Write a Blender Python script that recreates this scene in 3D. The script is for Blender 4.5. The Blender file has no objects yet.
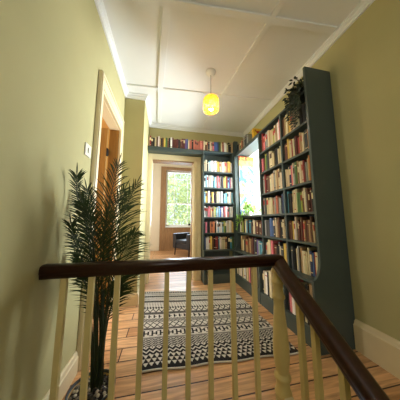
import bpy, bmesh, math, random
from mathutils import Vector, Matrix
random.seed(7)
scn = bpy.context.scene
COL = scn.collection
FZ = -1.0          # landing floor (camera height is the origin)
CZ = 1.72          # ceiling
XL, XR = -0.562, 1.52
YJ, YB = 2.30, 3.0   # wall jog, back wall

# ------------------------------------------------------------------ camera rays
F = 171.2; YAW = .2031; PIT = .1215
cy_, sy_ = math.cos(YAW), math.sin(YAW); cp_, sp_ = math.cos(PIT), math.sin(PIT)
FW = Vector((sy_*cp_, cy_*cp_, sp_)); RT = Vector((cy_, -sy_, 0)); UP = RT.cross(FW)
def at(px, py, ax, v):
    d = FW + RT*((px-200)/F) + UP*((200-py)/F)
    return d*(v/d[ax])

def srgb(r, g, b):
    f = lambda c: (c/255/12.92) if c/255 <= .04045 else ((c/255+.055)/1.055)**2.4
    return (f(r), f(g), f(b), 1)

# ------------------------------------------------------------------ materials
def new_mat(name):
    m = bpy.data.materials.new(name); m.use_nodes = True
    return m, m.node_tree, m.node_tree.nodes['Principled BSDF']

def mat(name, rgb, rough=.5, var=.06, scale=8, bump=0.0, bscale=60, spec=.5, metal=0, stretch=None):
    """plain painted / fabric / plaster surface with a little procedural variation"""
    m, nt, b = new_mat(name)
    c = srgb(*rgb)
    tc = nt.nodes.new('ShaderNodeTexCoord')
    mp = nt.nodes.new('ShaderNodeMapping')
    if stretch: mp.inputs['Scale'].default_value = stretch
    nt.links.new(tc.outputs['Object'], mp.inputs['Vector'])
    n = nt.nodes.new('ShaderNodeTexNoise'); n.inputs['Scale'].default_value = scale; n.inputs['Detail'].default_value = 4
    nt.links.new(mp.outputs['Vector'], n.inputs['Vector'])
    r = nt.nodes.new('ShaderNodeValToRGB')
    r.color_ramp.elements[0].position = .3; r.color_ramp.elements[1].position = .7
    r.color_ramp.elements[0].color = tuple(x*(1-var) for x in c[:3])+(1,)
    r.color_ramp.elements[1].color = tuple(min(1, x*(1+var)) for x in c[:3])+(1,)
    nt.links.new(n.outputs['Fac'], r.inputs['Fac']); nt.links.new(r.outputs['Color'], b.inputs['Base Color'])
    b.inputs['Roughness'].default_value = rough; b.inputs['Metallic'].default_value = metal
    b.inputs['Specular IOR Level'].default_value = spec
    if bump:
        n2 = nt.nodes.new('ShaderNodeTexNoise'); n2.inputs['Scale'].default_value = bscale
        nt.links.new(mp.outputs['Vector'], n2.inputs['Vector'])
        bp = nt.nodes.new('ShaderNodeBump'); bp.inputs['Strength'].default_value = bump; bp.inputs['Distance'].default_value = .01
        nt.links.new(n2.outputs['Fac'], bp.inputs['Height']); nt.links.new(bp.outputs['Normal'], b.inputs['Normal'])
    return m

def mat_floor(name):
    m, nt, b = new_mat(name)
    L = nt.links.new
    tc = nt.nodes.new('ShaderNodeTexCoord')
    geo = nt.nodes.new('ShaderNodeNewGeometry')
    br = nt.nodes.new('ShaderNodeTexBrick')
    br.offset = .37; br.offset_frequency = 2
    br.inputs['Scale'].default_value = 1
    br.inputs['Brick Width'].default_value = 3.1; br.inputs['Row Height'].default_value = .133
    br.inputs['Mortar Size'].default_value = .0045; br.inputs['Mortar Smooth'].default_value = .2; br.inputs['Bias'].default_value = 0
    br.inputs['Color1'].default_value = srgb(222, 180, 136); br.inputs['Color2'].default_value = srgb(188, 140, 94)
    br.inputs['Mortar'].default_value = srgb(52, 30, 17)
    mp0 = nt.nodes.new('ShaderNodeMapping'); mp0.inputs['Location'].default_value = (0.3, .02, 0)
    L(geo.outputs['Position'], mp0.inputs['Vector'])
    L(mp0.outputs['Vector'], br.inputs['Vector'])
    mp = nt.nodes.new('ShaderNodeMapping'); mp.inputs['Scale'].default_value = (1.6, 22, 1)
    L(geo.outputs['Position'], mp.inputs['Vector'])
    n = nt.nodes.new('ShaderNodeTexNoise'); n.inputs['Scale'].default_value = 2.2; n.inputs['Detail'].default_value = 6; n.inputs['Distortion'].default_value = .6
    L(mp.outputs['Vector'], n.inputs['Vector'])
    rp = nt.nodes.new('ShaderNodeValToRGB')
    rp.color_ramp.elements[0].position = .3; rp.color_ramp.elements[0].color = (.52, .45, .38, 1)
    rp.color_ramp.elements[1].position = .65; rp.color_ramp.elements[1].color = (1.25, 1.2, 1.13, 1)
    L(n.outputs['Fac'], rp.inputs['Fac'])
    mx = nt.nodes.new('ShaderNodeMix'); mx.data_type = 'RGBA'; mx.blend_type = 'MULTIPLY'; mx.inputs[0].default_value = .8
    L(br.outputs['Color'], mx.inputs[6]); L(rp.outputs['Color'], mx.inputs[7])
    # knots
    v = nt.nodes.new('ShaderNodeTexVoronoi'); v.inputs['Scale'].default_value = 3.2
    mp2 = nt.nodes.new('ShaderNodeMapping'); mp2.inputs['Scale'].default_value = (1, 1.6, 1)
    L(geo.outputs['Position'], mp2.inputs['Vector']); L(mp2.outputs['Vector'], v.inputs['Vector'])
    r2 = nt.nodes.new('ShaderNodeValToRGB')
    r2.color_ramp.elements[0].position = .03; r2.color_ramp.elements[0].color = (.3, .2, .15, 1)
    r2.color_ramp.elements[1].position = .075; r2.color_ramp.elements[1].color = (1, 1, 1, 1)
    L(v.outputs['Distance'], r2.inputs['Fac'])
    mx2 = nt.nodes.new('ShaderNodeMix'); mx2.data_type = 'RGBA'; mx2.blend_type = 'MULTIPLY'; mx2.inputs[0].default_value = .7
    L(mx.outputs[2], mx2.inputs[6]); L(r2.outputs['Color'], mx2.inputs[7])
    L(mx2.outputs[2], b.inputs['Base Color'])
    b.inputs['Roughness'].default_value = .38; b.inputs['Specular IOR Level'].default_value = .35
    bp = nt.nodes.new('ShaderNodeBump'); bp.inputs['Strength'].default_value = .25; bp.inputs['Distance'].default_value = .004
    L(br.outputs['Fac'], bp.inputs['Height']); bp.invert = True
    L(bp.outputs['Normal'], b.inputs['Normal'])
    return m

def mat_attr(name, rough=.6):
    """colour of each book / print comes from its own face colours"""
    m, nt, b = new_mat(name)
    a = nt.nodes.new('ShaderNodeAttribute'); a.attribute_name = 'tint'
    n = nt.nodes.new('ShaderNodeTexNoise'); n.inputs['Scale'].default_value = 35; n.inputs['Detail'].default_value = 3
    tc = nt.nodes.new('ShaderNodeTexCoord'); nt.links.new(tc.outputs['Object'], n.inputs['Vector'])
    r = nt.nodes.new('ShaderNodeValToRGB')
    r.color_ramp.elements[0].color = (.8, .8, .8, 1); r.color_ramp.elements[1].color = (1.1, 1.1, 1.1, 1)
    nt.links.new(n.outputs['Fac'], r.inputs['Fac'])
    mx = nt.nodes.new('ShaderNodeMix'); mx.data_type = 'RGBA'; mx.blend_type = 'MULTIPLY'; mx.inputs[0].default_value = 1
    nt.links.new(a.outputs['Color'], mx.inputs[6]); nt.links.new(r.outputs['Color'], mx.inputs[7])
    nt.links.new(mx.outputs[2], b.inputs['Base Color']); b.inputs['Roughness'].default_value = rough
    return m

def mat_emit(name, rgb, s):
    m, nt, b = new_mat(name)
    b.inputs['Base Color'].default_value = srgb(*rgb); b.inputs['Emission Color'].default_value = srgb(*rgb)
    b.inputs['Emission Strength'].default_value = s
    return m

def mat_glass(name, rgb=(255, 255, 255), rough=0.0, mixf=.88):
    m = bpy.data.materials.new(name); m.use_nodes = True; nt = m.node_tree; nt.nodes.clear()
    o = nt.nodes.new('ShaderNodeOutputMaterial'); t = nt.nodes.new('ShaderNodeBsdfTransparent'); g = nt.nodes.new('ShaderNodeBsdfGlossy')
    t.inputs['Color'].default_value = srgb(*rgb); g.inputs['Roughness'].default_value = .02
    mx = nt.nodes.new('ShaderNodeMixShader'); mx.inputs[0].default_value = 1-mixf
    fr = nt.nodes.new('ShaderNodeFresnel'); fr.inputs['IOR'].default_value = 1.45
    nt.links.new(fr.outputs[0], mx.inputs[0])
    nt.links.new(t.outputs[0], mx.inputs[1]); nt.links.new(g.outputs[0], mx.inputs[2]); nt.links.new(mx.outputs[0], o.inputs['Surface'])
    return m

def mat_leaf(name, rgb, trans=.3, rough=.5, var=.35):
    m, nt, b = new_mat(name); L = nt.links.new
    c = srgb(*rgb)
    geo = nt.nodes.new('ShaderNodeNewGeometry')
    n = nt.nodes.new('ShaderNodeTexNoise'); n.inputs['Scale'].default_value = 9
    L(geo.outputs['Position'], n.inputs['Vector'])
    r = nt.nodes.new('ShaderNodeValToRGB')
    r.color_ramp.elements[0].position = .3; r.color_ramp.elements[1].position = .7
    r.color_ramp.elements[0].color = tuple(x*(1-var) for x in c[:3])+(1,)
    r.color_ramp.elements[1].color = tuple(min(1, x*(1+var)) for x in c[:3])+(1,)
    L(n.outputs['Fac'], r.inputs['Fac']); L(r.outputs['Color'], b.inputs['Base Color'])
    b.inputs['Roughness'].default_value = rough
    t = nt.nodes.new('ShaderNodeBsdfTranslucent'); L(r.outputs['Color'], t.inputs['Color'])
    mx = nt.nodes.new('ShaderNodeMixShader'); mx.inputs[0].default_value = trans
    L(b.outputs[0], mx.inputs[1]); L(t.outputs[0], mx.inputs[2])
    L(mx.outputs[0], nt.nodes['Material Output'].inputs['Surface'])
    return m

def mat_shade(name):
    m = bpy.data.materials.new(name); m.use_nodes = True; nt = m.node_tree; nt.nodes.clear(); L = nt.links.new
    o = nt.nodes.new('ShaderNodeOutputMaterial')
    v = nt.nodes.new('ShaderNodeTexVoronoi'); v.inputs['Scale'].default_value = 42
    tc = nt.nodes.new('ShaderNodeTexCoord'); L(tc.outputs['Object'], v.inputs['Vector'])
    r = nt.nodes.new('ShaderNodeValToRGB')
    r.color_ramp.elements[0].color = srgb(255, 222, 110); r.color_ramp.elements[1].color = srgb(246, 176, 50); r.color_ramp.elements[1].position = .6
    L(v.outputs['Distance'], r.inputs['Fac'])
    tl = nt.nodes.new('ShaderNodeBsdfTranslucent'); L(r.outputs['Color'], tl.inputs['Color'])
    tr = nt.nodes.new('ShaderNodeBsdfTransparent'); L(r.outputs['Color'], tr.inputs['Color'])
    df = nt.nodes.new('ShaderNodeBsdfDiffuse'); L(r.outputs['Color'], df.inputs['Color'])
    m1 = nt.nodes.new('ShaderNodeMixShader'); m1.inputs[0].default_value = .3; L(tl.outputs[0], m1.inputs[1]); L(tr.outputs[0], m1.inputs[2])
    m2 = nt.nodes.new('ShaderNodeMixShader'); m2.inputs[0].default_value = .2; L(m1.outputs[0], m2.inputs[1]); L(df.outputs[0], m2.inputs[2])
    L(m2.outputs[0], o.inputs['Surface'])
    return m

M = {
 'wall':    mat('olive_wall_paint', (184, 176, 128), .85, .03, 3, .08, 180, .25),
 'cream_wall': mat('cream_wall_paint', (226, 214, 188), .85, .03, 3, .05, 150, .25),
 'ochre_wall': mat('warm_ochre_wall_paint', (204, 158, 92), .85, .03, 3, .05, 150, .25),
 'ceiling': mat('ceiling_paint', (236, 236, 232), .85, .02, 3, .05, 90, .25),
 'trim':    mat('cream_gloss_paint', (226, 210, 170), .4, .03, 6),
 'white':   mat('white_paint', (236, 234, 226), .45, .02, 6),
 'rail_cream': mat('cream_spindle_paint', (212, 190, 126), .4, .05, 14),
 'slate':   mat('slate_green_paint', (66, 77, 74), .42, .05, 6),
 'mahogany': mat('dark_mahogany', (50, 23, 14), .3, .3, 5, 0, 60, .5, 0, (14, 14, 14)),
 'floor':   mat_floor('pine_floorboards'),
 'pine':    mat('stripped_pine', (158, 122, 84), .5, .22, 4, .05, 60, .4, 0, (14, 14, 1.2)),
 'orange_wood': mat('orange_pine_door', (158, 118, 56), .45, .18, 4, .03, 60, .4, 0, (16, 16, 1.2)),
 'book':    mat_attr('book_cloth'),
 'print':   mat_attr('printed_paper', .7),
 'leather': mat('black_leather', (38, 40, 46), .42, .1, 20, .1, 200),
 'mustard': mat('mustard_fabric', (196, 158, 88), .9, .1, 30, .1, 200),
 'dark_wood': mat('dark_leg_wood', (45, 28, 20), .5),
 'brass':   mat('dull_brass', (150, 120, 70), .35, .1, 20, 0, 60, .5, .8),
 'iron':    mat('dark_iron', (40, 36, 32), .5, .1, 20, 0, 60, .5, .6),
 'plastic': mat('white_plastic', (228, 222, 206), .35, .02, 10),
 'palm':    mat_leaf('palm_leaf', (40, 58, 26), .2, .42),
 'stem':    mat('palm_stem', (40, 50, 26), .55, .25, 12, 0, 60, .4, 0, (1, 1, 6)),
 'pot_gold': mat('ochre_glazed_pot', (176, 138, 66), .4, .12, 10),
 'pot_dark': mat('dark_planter', (40, 40, 36), .5, .1, 10),
 'pot_white': mat('white_planter', (222, 220, 210), .4, .05, 10),
 'soil':    mat('potting_soil', (38, 30, 24), .95, .3, 40, .4, 60),
 'ivy':     mat_leaf('dark_houseplant_leaf', (24, 36, 20), .15, .5),
 'vine':    mat_leaf('pale_houseplant_leaf', (128, 168, 70), .4, .5),
 'tree':    mat_leaf('garden_leaf', (196, 208, 158), .5, .6),
 'bark':    mat('tree_bark', (90, 74, 58), .9, .3, 12, .3, 30),
 'lawn':    mat('lawn_grass', (120, 150, 80), .95, .3, 30),
 'glass':   mat_glass('window_glass'),
 'bulb':    mat_emit('lit_bulb', (255, 240, 205), 12),
 'amber':   mat_shade('amber_glass'),
 'cord':    mat('grey_cord', (92, 84, 74), .6),
 'black':   mat('black_wool', (42, 40, 42), .95, .25, 90, .3, 260, .1),
 'wool_white': mat('cream_wool', (206, 200, 190), .95, .08, 90, .3, 260, .1),
 'wool_grey': mat('grey_wool', (112, 108, 104), .95, .15, 90, .3, 260, .1),
}

# ------------------------------------------------------------------ mesh helpers
def root_loc(o):
    l = Vector(o.location)
    while o.parent: o = o.parent; l += Vector(o.location)
    return l

class MB:
    """collects shapes in world coordinates, links them as ONE mesh object"""
    def __init__(s): s.v = []; s.f = []; s.mi = []; s.c = []; s.sm = []
    def add(s, vs, fs, mi=0, col=None, smooth=False):
        o = len(s.v); s.v += [tuple(v) for v in vs]
        for f in fs:
            s.f.append(tuple(o+i for i in f)); s.mi.append(mi); s.c.append(col or (1, 1, 1, 1)); s.sm.append(smooth)
        return s
    def box(s, x0, y0, z0, x1, y1, z1, mi=0, col=None):
        x0, x1 = min(x0, x1), max(x0, x1); y0, y1 = min(y0, y1), max(y0, y1); z0, z1 = min(z0, z1), max(z0, z1)
        vs = [(x0,y0,z0),(x1,y0,z0),(x1,y1,z0),(x0,y1,z0),(x0,y0,z1),(x1,y0,z1),(x1,y1,z1),(x0,y1,z1)]
        return s.add(vs, [(3,2,1,0),(4,5,6,7),(0,1,5,4),(1,2,6,5),(2,3,7,6),(3,0,4,7)], mi, col)
    def prism(s, poly, fn, a, b, mi=0, smooth=False, col=None):
        """poly: 2-D points; fn(u,v,t)->3-D; swept from t=a to t=b"""
        n = len(poly)
        vs = [fn(u, v, a) for u, v in poly]+[fn(u, v, b) for u, v in poly]
        s.add(vs, [tuple(range(n-1, -1, -1)), tuple(range(n, 2*n))], mi, col)
        o = len(s.v)-2*n
        for i in range(n):
            j = (i+1) % n
            s.f.append((o+i, o+j, o+n+j, o+n+i)); s.mi.append(mi); s.c.append(col or (1,1,1,1)); s.sm.append(smooth)
        return s
    def lathe(s, cx, cy, prof, n=24, mi=0, smooth=True, capb=True, capt=True):
        vs = []; fs = []
        for r, z in prof:
            for k in range(n):
                a = 2*math.pi*k/n; vs.append((cx+r*math.cos(a), cy+r*math.sin(a), z))
        for i in range(len(prof)-1):
            for k in range(n):
                k2 = (k+1) % n; fs.append((i*n+k, i*n+k2, (i+1)*n+k2, (i+1)*n+k))
        s.add(vs, fs, mi, None, smooth)
        o = len(s.v)-len(vs)
        if capb: s.f.append(tuple(o+k for k in range(n-1, -1, -1))); s.mi.append(mi); s.c.append((1,1,1,1)); s.sm.append(False)
        if capt: s.f.append(tuple(o+(len(prof)-1)*n+k for k in range(n))); s.mi.append(mi); s.c.append((1,1,1,1)); s.sm.append(False)
        return s
    def tube(s, pts, r, n=8, mi=0, smooth=True):
        pts = [Vector(p) for p in pts]; rs = r if isinstance(r, (list, tuple)) else [r]*len(pts)
        vs = []; fs = []
        t0 = (pts[1]-pts[0]).normalized(); ref = Vector((0, 0, 1)) if abs(t0.z) < .9 else Vector((1, 0, 0))
        for i, p in enumerate(pts):
            t = (pts[min(i+1, len(pts)-1)]-pts[max(i-1, 0)]).normalized()
            a = t.cross(ref).normalized(); b = t.cross(a)
            for k in range(n):
                w = 2*math.pi*k/n; vs.append(p+a*(rs[i]*math.cos(w))+b*(rs[i]*math.sin(w)))
        for i in range(len(pts)-1):
            for k in range(n):
                k2 = (k+1) % n; fs.append((i*n+k, (i+1)*n+k, (i+1)*n+k2, i*n+k2))
        s.add(vs, fs, mi, None, smooth)
        o = len(s.v)-len(vs)
        for f in (tuple(o+k for k in range(n)), tuple(o+(len(pts)-1)*n+k for k in range(n-1, -1, -1))):
            s.f.append(f); s.mi.append(mi); s.c.append((1,1,1,1)); s.sm.append(False)
        return s
    def blade(s, p, d, nrm, L, w, sag=0, mi=0, seg=3):
        """a tapering leaf blade"""
        p = Vector(p); d = Vector(d).normalized(); sd = d.cross(Vector(nrm)).normalized()
        vs = []; fs = []
        prof = [.35, 1, .75, 0] if seg == 3 else [.3, .95, 1, .6, 0]
        for i, q in enumerate(prof):
            t = i/(len(prof)-1); c = p+d*(L*t)+Vector((0, 0, -sag*L*t*t))
            if q == 0: vs.append(c)
            else: vs += [c-sd*(w*q/2), c+sd*(w*q/2)]
        for i in range(len(prof)-2): fs.append((2*i, 2*i+1, 2*i+3, 2*i+2))
        e = 2*(len(prof)-2); fs.append((e, e+1, e+2))
        return s.add(vs, fs, mi)
    def build(s, name, mats, parent=None, bevel=0, **props):
        if not isinstance(mats, (list, tuple)): mats = [mats]
        if parent is None:
            xs = [v[0] for v in s.v]; ys = [v[1] for v in s.v]; zs = [v[2] for v in s.v]
            off = Vector(((min(xs)+max(xs))/2, (min(ys)+max(ys))/2, min(zs)))
        else: off = root_loc(parent)
        me = bpy.data.meshes.new(name)
        me.from_pydata([tuple(Vector(v)-off) for v in s.v], [], s.f)
        for m in mats: me.materials.append(m)
        for p, mi, sm in zip(me.polygons, s.mi, s.sm): p.material_index = mi; p.use_smooth = sm
        if any(c != (1,1,1,1) for c in s.c):
            a = me.color_attributes.new('tint', 'FLOAT_COLOR', 'CORNER')
            for p, c in zip(me.polygons, s.c):
                for li in p.loop_indices: a.data[li].color = c
        me.update()
        bm = bmesh.new(); bm.from_mesh(me)
        if len(s.f) < 4000: bmesh.ops.recalc_face_normals(bm, faces=bm.faces)
        bm.to_mesh(me); bm.free()
        o = bpy.data.objects.new(name, me); COL.objects.link(o)
        if parent is None: o.location = off
        else: o.parent = parent
        if bevel:
            b = o.modifiers.new('bevel', 'BEVEL'); b.width = bevel; b.segments = 2; b.limit_method = 'ANGLE'
        for k, v in props.items(): o[k] = v
        return o

def thing(name, label, cat, loc, group=None):
    o = bpy.data.objects.new(name, None); COL.objects.link(o); o.location = loc; o.empty_display_size = .05
    o['label'] = label; o['category'] = cat
    if group: o['group'] = group
    return o
def tag(o, label, cat, group=None):
    o['label'] = label; o['category'] = cat
    if group: o['group'] = group
    return o
def struct(name, mb, mats, parent=None, bevel=0):
    o = mb.build(name, mats, parent, bevel)
    if parent is None: o['kind'] = 'structure'
    return o
XZ = lambda u, v, t: (u, t, v)      # profile in x,z swept along y
YZ = lambda u, v, t: (t, u, v)      # profile in y,z swept along x
XY = lambda u, v, t: (u, v, t)

# ================================================================== SETTING
BOT = -2.65; YN = -1.7
# floors
m = MB(); m.box(XL, .93, FZ-.2, .60, YB+.15, FZ); m.box(.60, .80, FZ-.2, XR, YB+.15, FZ); m.box(-1.9, YB+.15, FZ-.2, 2.4, 6.4, FZ); m.box(-2.4, .6, FZ-.2, XL, 2.9, FZ)
struct('floor', m, M['floor'])
m = MB(); m.box(XL-.1, YN-.1, BOT-.1, XR+.2, .93, BOT)
struct('floor_stairwell', m, M['floor'])
# ceilings
m = MB(); m.box(XL-.1, YN-.1, CZ, XR+.25, YB+.15, CZ+.12)
struct('ceiling', m, M['ceiling'])
m = MB(); m.box(-1.9, YB+.15, 2.2, 2.4, 6.4, 2.3)
struct('ceiling_far_room', m, M['ceiling'])
m = MB(); m.box(-2.4, .6, CZ, XL-.1, 2.9, CZ+.1)
struct('ceiling_side_room', m, M['ceiling'])
# left wall with the doorway
D0, D1, DT = 1.475, 2.115, 1.095
m = MB(); m.box(XL-.1, YN, BOT, XL, D0, CZ); m.box(XL-.1, D1, BOT, XL, YJ, CZ); m.box(XL-.1, D0, DT, XL, D1, CZ); m.box(XL-.1, D0, BOT, XL, D1, FZ-.2)
struct('wall_left', m, M['wall'])
XJ = -.305
m = MB(); m.box(XL-.1, YJ, FZ, XJ, YB, CZ)
struct('wall_left_jog', m, M['wall'])
# back wall with the doorway to the far room
E0, E1, ET = -.245, .515, 1.075
m = MB(); m.box(XL-.1, YB, FZ, E0, YB+.15, CZ); m.box(E1, YB, FZ, XR+.25, YB+.15, CZ); m.box(E0, YB, ET, E1, YB+.15, CZ)
struct('wall_back', m, M['wall'])
# right wall with the window
W0, W1, WB, WT = 2.05, 2.80, .08, 1.19
XO = XR+.25
m = MB(); m.box(XR, YN, BOT, XO, W0, CZ); m.box(XR, W1, BOT, XO, YB, CZ); m.box(XR, W0, WT, XO, W1, CZ); m.box(XR, W0, BOT, XO, W1, WB-.03)
struct('wall_right', m, M['wall'])
m = MB(); m.box(XL-.1, YN-.12, BOT, XO, YN, CZ)
struct('wall_near', m, M['wall'])
# far room walls
YF = 6.144
G0, G1, GB, GT = .03, 1.12, -.20, 1.82
m = MB(); m.box(-1.9, YF, FZ, G0-.1, YF+.25, 2.2); m.box(G1+.1, YF, FZ, 2.4, YF+.25, 2.2); m.box(G0-.1, YF, FZ, G1+.1, YF+.25, GB-.02); m.box(G0-.1, YF, GT+.1, G1+.1, YF+.25, 2.2)
struct('wall_far_room_back', m, M['cream_wall'])
m = MB(); m.box(-1.9, YB+.15, FZ, -1.8, YF, 2.2); struct('wall_far_room_left', m, M['cream_wall'])
m = MB(); m.box(2.3, YB+.15, FZ, 2.4, YF, 2.2); struct('wall_far_room_right', m, M['cream_wall'])
m = MB(); m.box(-1.8, YB+.15, FZ, -.662, YB+.2, 2.2); m.box(XR+.25, YB+.15, FZ, 2.3, YB+.2, 2.2); m.box(-.662, YB+.15, CZ+.12, XR+.25, YB+.2, 2.2)
struct('wall_far_room_front', m, M['cream_wall'])
# side room behind the left doorway
m = MB(); m.box(-2.5, .6, FZ, -2.4, 2.9, CZ); m.box(-2.4, .5, FZ, XL-.1, .6, CZ); m.box(-2.4, 2.8, FZ, XL-.1, 2.9, CZ)
struct('wall_side_room', m, M['ochre_wall'])

# crown moulding (one stepped profile along every wall of the landing)
prof = [(0, CZ-.064), (.016, CZ-.064), (.016, CZ-.048), (.026, CZ-.042), (.030, CZ-.022), (.044, CZ-.016), (.044, CZ-.001), (0, CZ-.001)]
path = [(XL, YN, 1, 0), (XL, YJ, 1, -1), (XJ, YJ, 1, -1), (XJ, YB, 1, -1), (XR, YB, -1, -1), (XR, YN, -1, 0)]
m = MB(); n = len(prof)
for (x, y, a, b) in path: m.v += [(x+a*u, y+b*u, v) for u, v in prof]
for k in range(len(path)-1):
    for i in range(n):
        j = (i+1) % n; m.f.append((k*n+i, k*n+j, (k+1)*n+j, (k+1)*n+i)); m.mi.append(0); m.c.append((1,1,1,1)); m.sm.append(False)
struct('trim_1', m, M['ceiling'])
# ceiling battens: flat strips, laid slightly off square to the walls
def batten(name, a, b, w, t=.016):
    a = Vector((a[0], a[1], 0)); b = Vector((b[0], b[1], 0)); d = (b-a).normalized(); n = Vector((-d.y, d.x, 0))*(w/2)
    pts = [a+n, b+n, b-n, a-n]
    m = MB(); m.prism([(p.x, p.y) for p in pts], XY, CZ-t, CZ-.0005); return struct(name, m, M['ceiling'], None, .002)
batten('trim_6', (XL+.06, 1.215), (XR-.06, 1.075), .052, .02)
batten('trim_7', (XL+.067, 2.135), (XR-.067, 2.022), .050, .017)
batten('trim_8', (.0, .93), (-.095, 2.1), .066, .018); batten('trim_9', (-.098, 2.13), (-.135, 2.934), .055, .015)
batten('trim_10', (.895, .7), (.745, 2.05), .046, .016); batten('trim_11', (.742, 2.07), (.655, 2.934), .046, .014)
batten('trim_12', (XL+.06, .28), (XR-.06, .14), .052, .02)

# baseboards
def skirt(name, u0, sgn, fn, a, b, h, t=.022, mt='trim'):
    pr = [(0, FZ+.001), (t, FZ+.001), (t, FZ+h-.035), (t*.75, FZ+h-.028), (t*.6, FZ+h-.01), (t*.3, FZ+h), (0, FZ+h)]
    m = MB(); m.prism([(u0+sgn*u, v) for u, v in pr], fn, a, b); return struct(name, m, M[mt])
skirt('baseboard_left', XL, 1, XZ, .90, 1.40, .135)
skirt('baseboard_jog', YJ, -1, YZ, XL+.03, XJ+.0, .135)
skirt('baseboard_jog_return', XJ, 1, XZ, YJ-.022, YB-.03, .135)
skirt('baseboard_right', XR, -1, XZ, .70, 1.192, .222, .035)
skirt('baseboard_far_room', YF, -1, YZ, -1.8, G0-.2, .165, .025, 'cream_wall')

# door architraves + linings
def architrave_left():
    m = MB(); t = .028; ht = 1.246
    m.box(XL+.0005, 1.417, FZ+.001, XL+t, D0+.01, ht)
    m.box(XL+.0005, D1-.01, FZ+.001, XL+t, 2.19, ht)
    m.box(XL+.0005, D0+.01, DT-.01, XL+t, D1-.01, ht)
    # raised outer moulding
    m.box(XL+t, 1.424, FZ+.001, XL+t+.008, 1.440, ht-.006); m.box(XL+t, 2.164, FZ+.001, XL+t+.008, 2.182, ht-.006); m.box(XL+t, 1.440, ht-.03, XL+t+.008, 2.164, ht-.006)
    m.box(XL+t, D0+.012, DT+.02, XL+t+.005, D1-.012, DT+.035)
    return m
struct('trim_13', architrave_left(), M['trim'], None, .002)
m = MB(); m.box(XL-.1, D1-.014, FZ+.001, XL-.001, D1-.001, DT-.001); struct('trim_14', m, M['orange_wood'])
m = MB(); m.box(XL-.1, D0+.001, FZ+.001, XL-.001, D0+.014, DT-.001); m.box(XL-.1, D0+.014, DT-.016, XL-.001, D1-.014, DT-.001); struct('trim_18', m, M['trim'])
# open pine door of the side room
dr = bpy.data.objects.new('door_1', None); COL.objects.link(dr); dr.location = (-.67, 2.075, FZ); dr['kind'] = 'structure'
m = MB(); y0 = 2.06
m.box(-1.24, y0, FZ+.006, -.672, y0+.036, DT-.02)
for z0, z1 in ((FZ+.15, FZ+.85), (FZ+1.0, DT-.15)):
    for x0, x1 in ((-1.17, -.99), (-.92, -.745)): m.box(x0, y0-.008, z0, x1, y0+.001, z1)
m.build('leaf', M['orange_wood'], dr, .003)
for z in (.74, -.5):
    m = MB(); m.box(-.672, y0-.004, z, -.655, y0+.02, z+.085); m.tube([(-.664, y0-.006, z-.004), (-.664, y0-.006, z+.09)], .006); m.build('hinge', M['iron'], dr)
# doorway to the far room
m = MB(); t = .03
m.box(XJ+.001, YB-t, FZ+.001, E0+.006, YB-.0005, 1.165); m.box(E1-.006, YB-t, FZ+.001, .632, YB-.0005, 1.165); m.box(E0+.006, YB-t, ET-.006, E1-.006, YB-.0005, 1.165)
m.box(E1+.02, YB-t-.012, FZ+.001, E1+.035, YB-t, 1.08); m.box(.59, YB-t-.012, FZ+.001, .622, YB-t, 1.15)
struct('trim_15', m, M['trim'], None, .004)
m = MB(); m.box(E0+.001, YB, FZ+.001, E0+.016, YB+.149, ET-.001); m.box(E1-.016, YB, FZ+.001, E1-.001, YB+.149, ET-.001)
struct('trim_16', m, M['trim'])
m = MB(); m.box(E0+.016, YB, ET-.022, E1-.016, YB+.149, ET-.001); struct('trim_17', m, M['pine'])
dr = bpy.data.objects.new('door_2', None); COL.objects.link(dr); dr.location = (.51, YB+.16, FZ); dr['kind'] = 'structure'
m = MB()
a = Vector((.488, YB+.165, 0)); d = Vector((.128, 1, 0)).normalized(); n = Vector((d.y, -d.x, 0))
m.prism([tuple((a+d*u+n*v)[:2]) for u, v in ((0, 0), (.74, 0), (.74, .038), (0, .038))], XY, FZ+.006, ET-.025)
leaf = m.build('leaf', M['pine'], dr, .003)
m = MB(); hz = FZ+.92
p = a+d*.67
m.lathe(p.x-.03, p.y, [(.004, hz-.028), (.022, hz-.018), (.028, hz), (.022, hz+.018), (.004, hz+.028)], 14)
m.tube([(p.x-.03, p.y, hz), (p.x, p.y, hz)], .009); m.build('handle', M['iron'], leaf)

# window in the right wall: white lining, sashes, panes
wr = bpy.data.objects.new('window_1', None); COL.objects.link(wr); wr.location = (XO, (W0+W1)/2, WB); wr['kind'] = 'structure'
m = MB(); x0 = XO-.06
m.box(x0, W0, WB, XO, W0+.05, WT); m.box(x0, W1-.05, WB, XO, W1, WT); m.box(x0, W0+.05, WT-.05, XO, W1-.05, WT); m.box(x0, W0+.05, WB, XO, W1-.05, WB+.05); m.box(x0+.01, W0+.05, .60, XO-.01, W1-.05, .64); m.box(x0+.015, 2.41, WB+.05, XO-.015, 2.435, WT-.05)
m.build('window_frame', M['white'], wr, .003)
m = MB(); m.box(XO-.032, W0+.05, WB+.05, XO-.028, W1-.05, WT-.05); m.build('pane', M['glass'], wr)
m = MB(); m.box(XR-.02, W1-.012, WB+.001, XO-.06, W1-.001, WT-.001); m.box(XR-.02, W0+.001, WB+.001, XO-.06, W0+.012, WT-.001); m.box(XR-.02, W0+.012, WT-.013, XO-.06, W1-.012, WT-.001)
m.build('reveal_lining', M['white'], wr)
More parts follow.
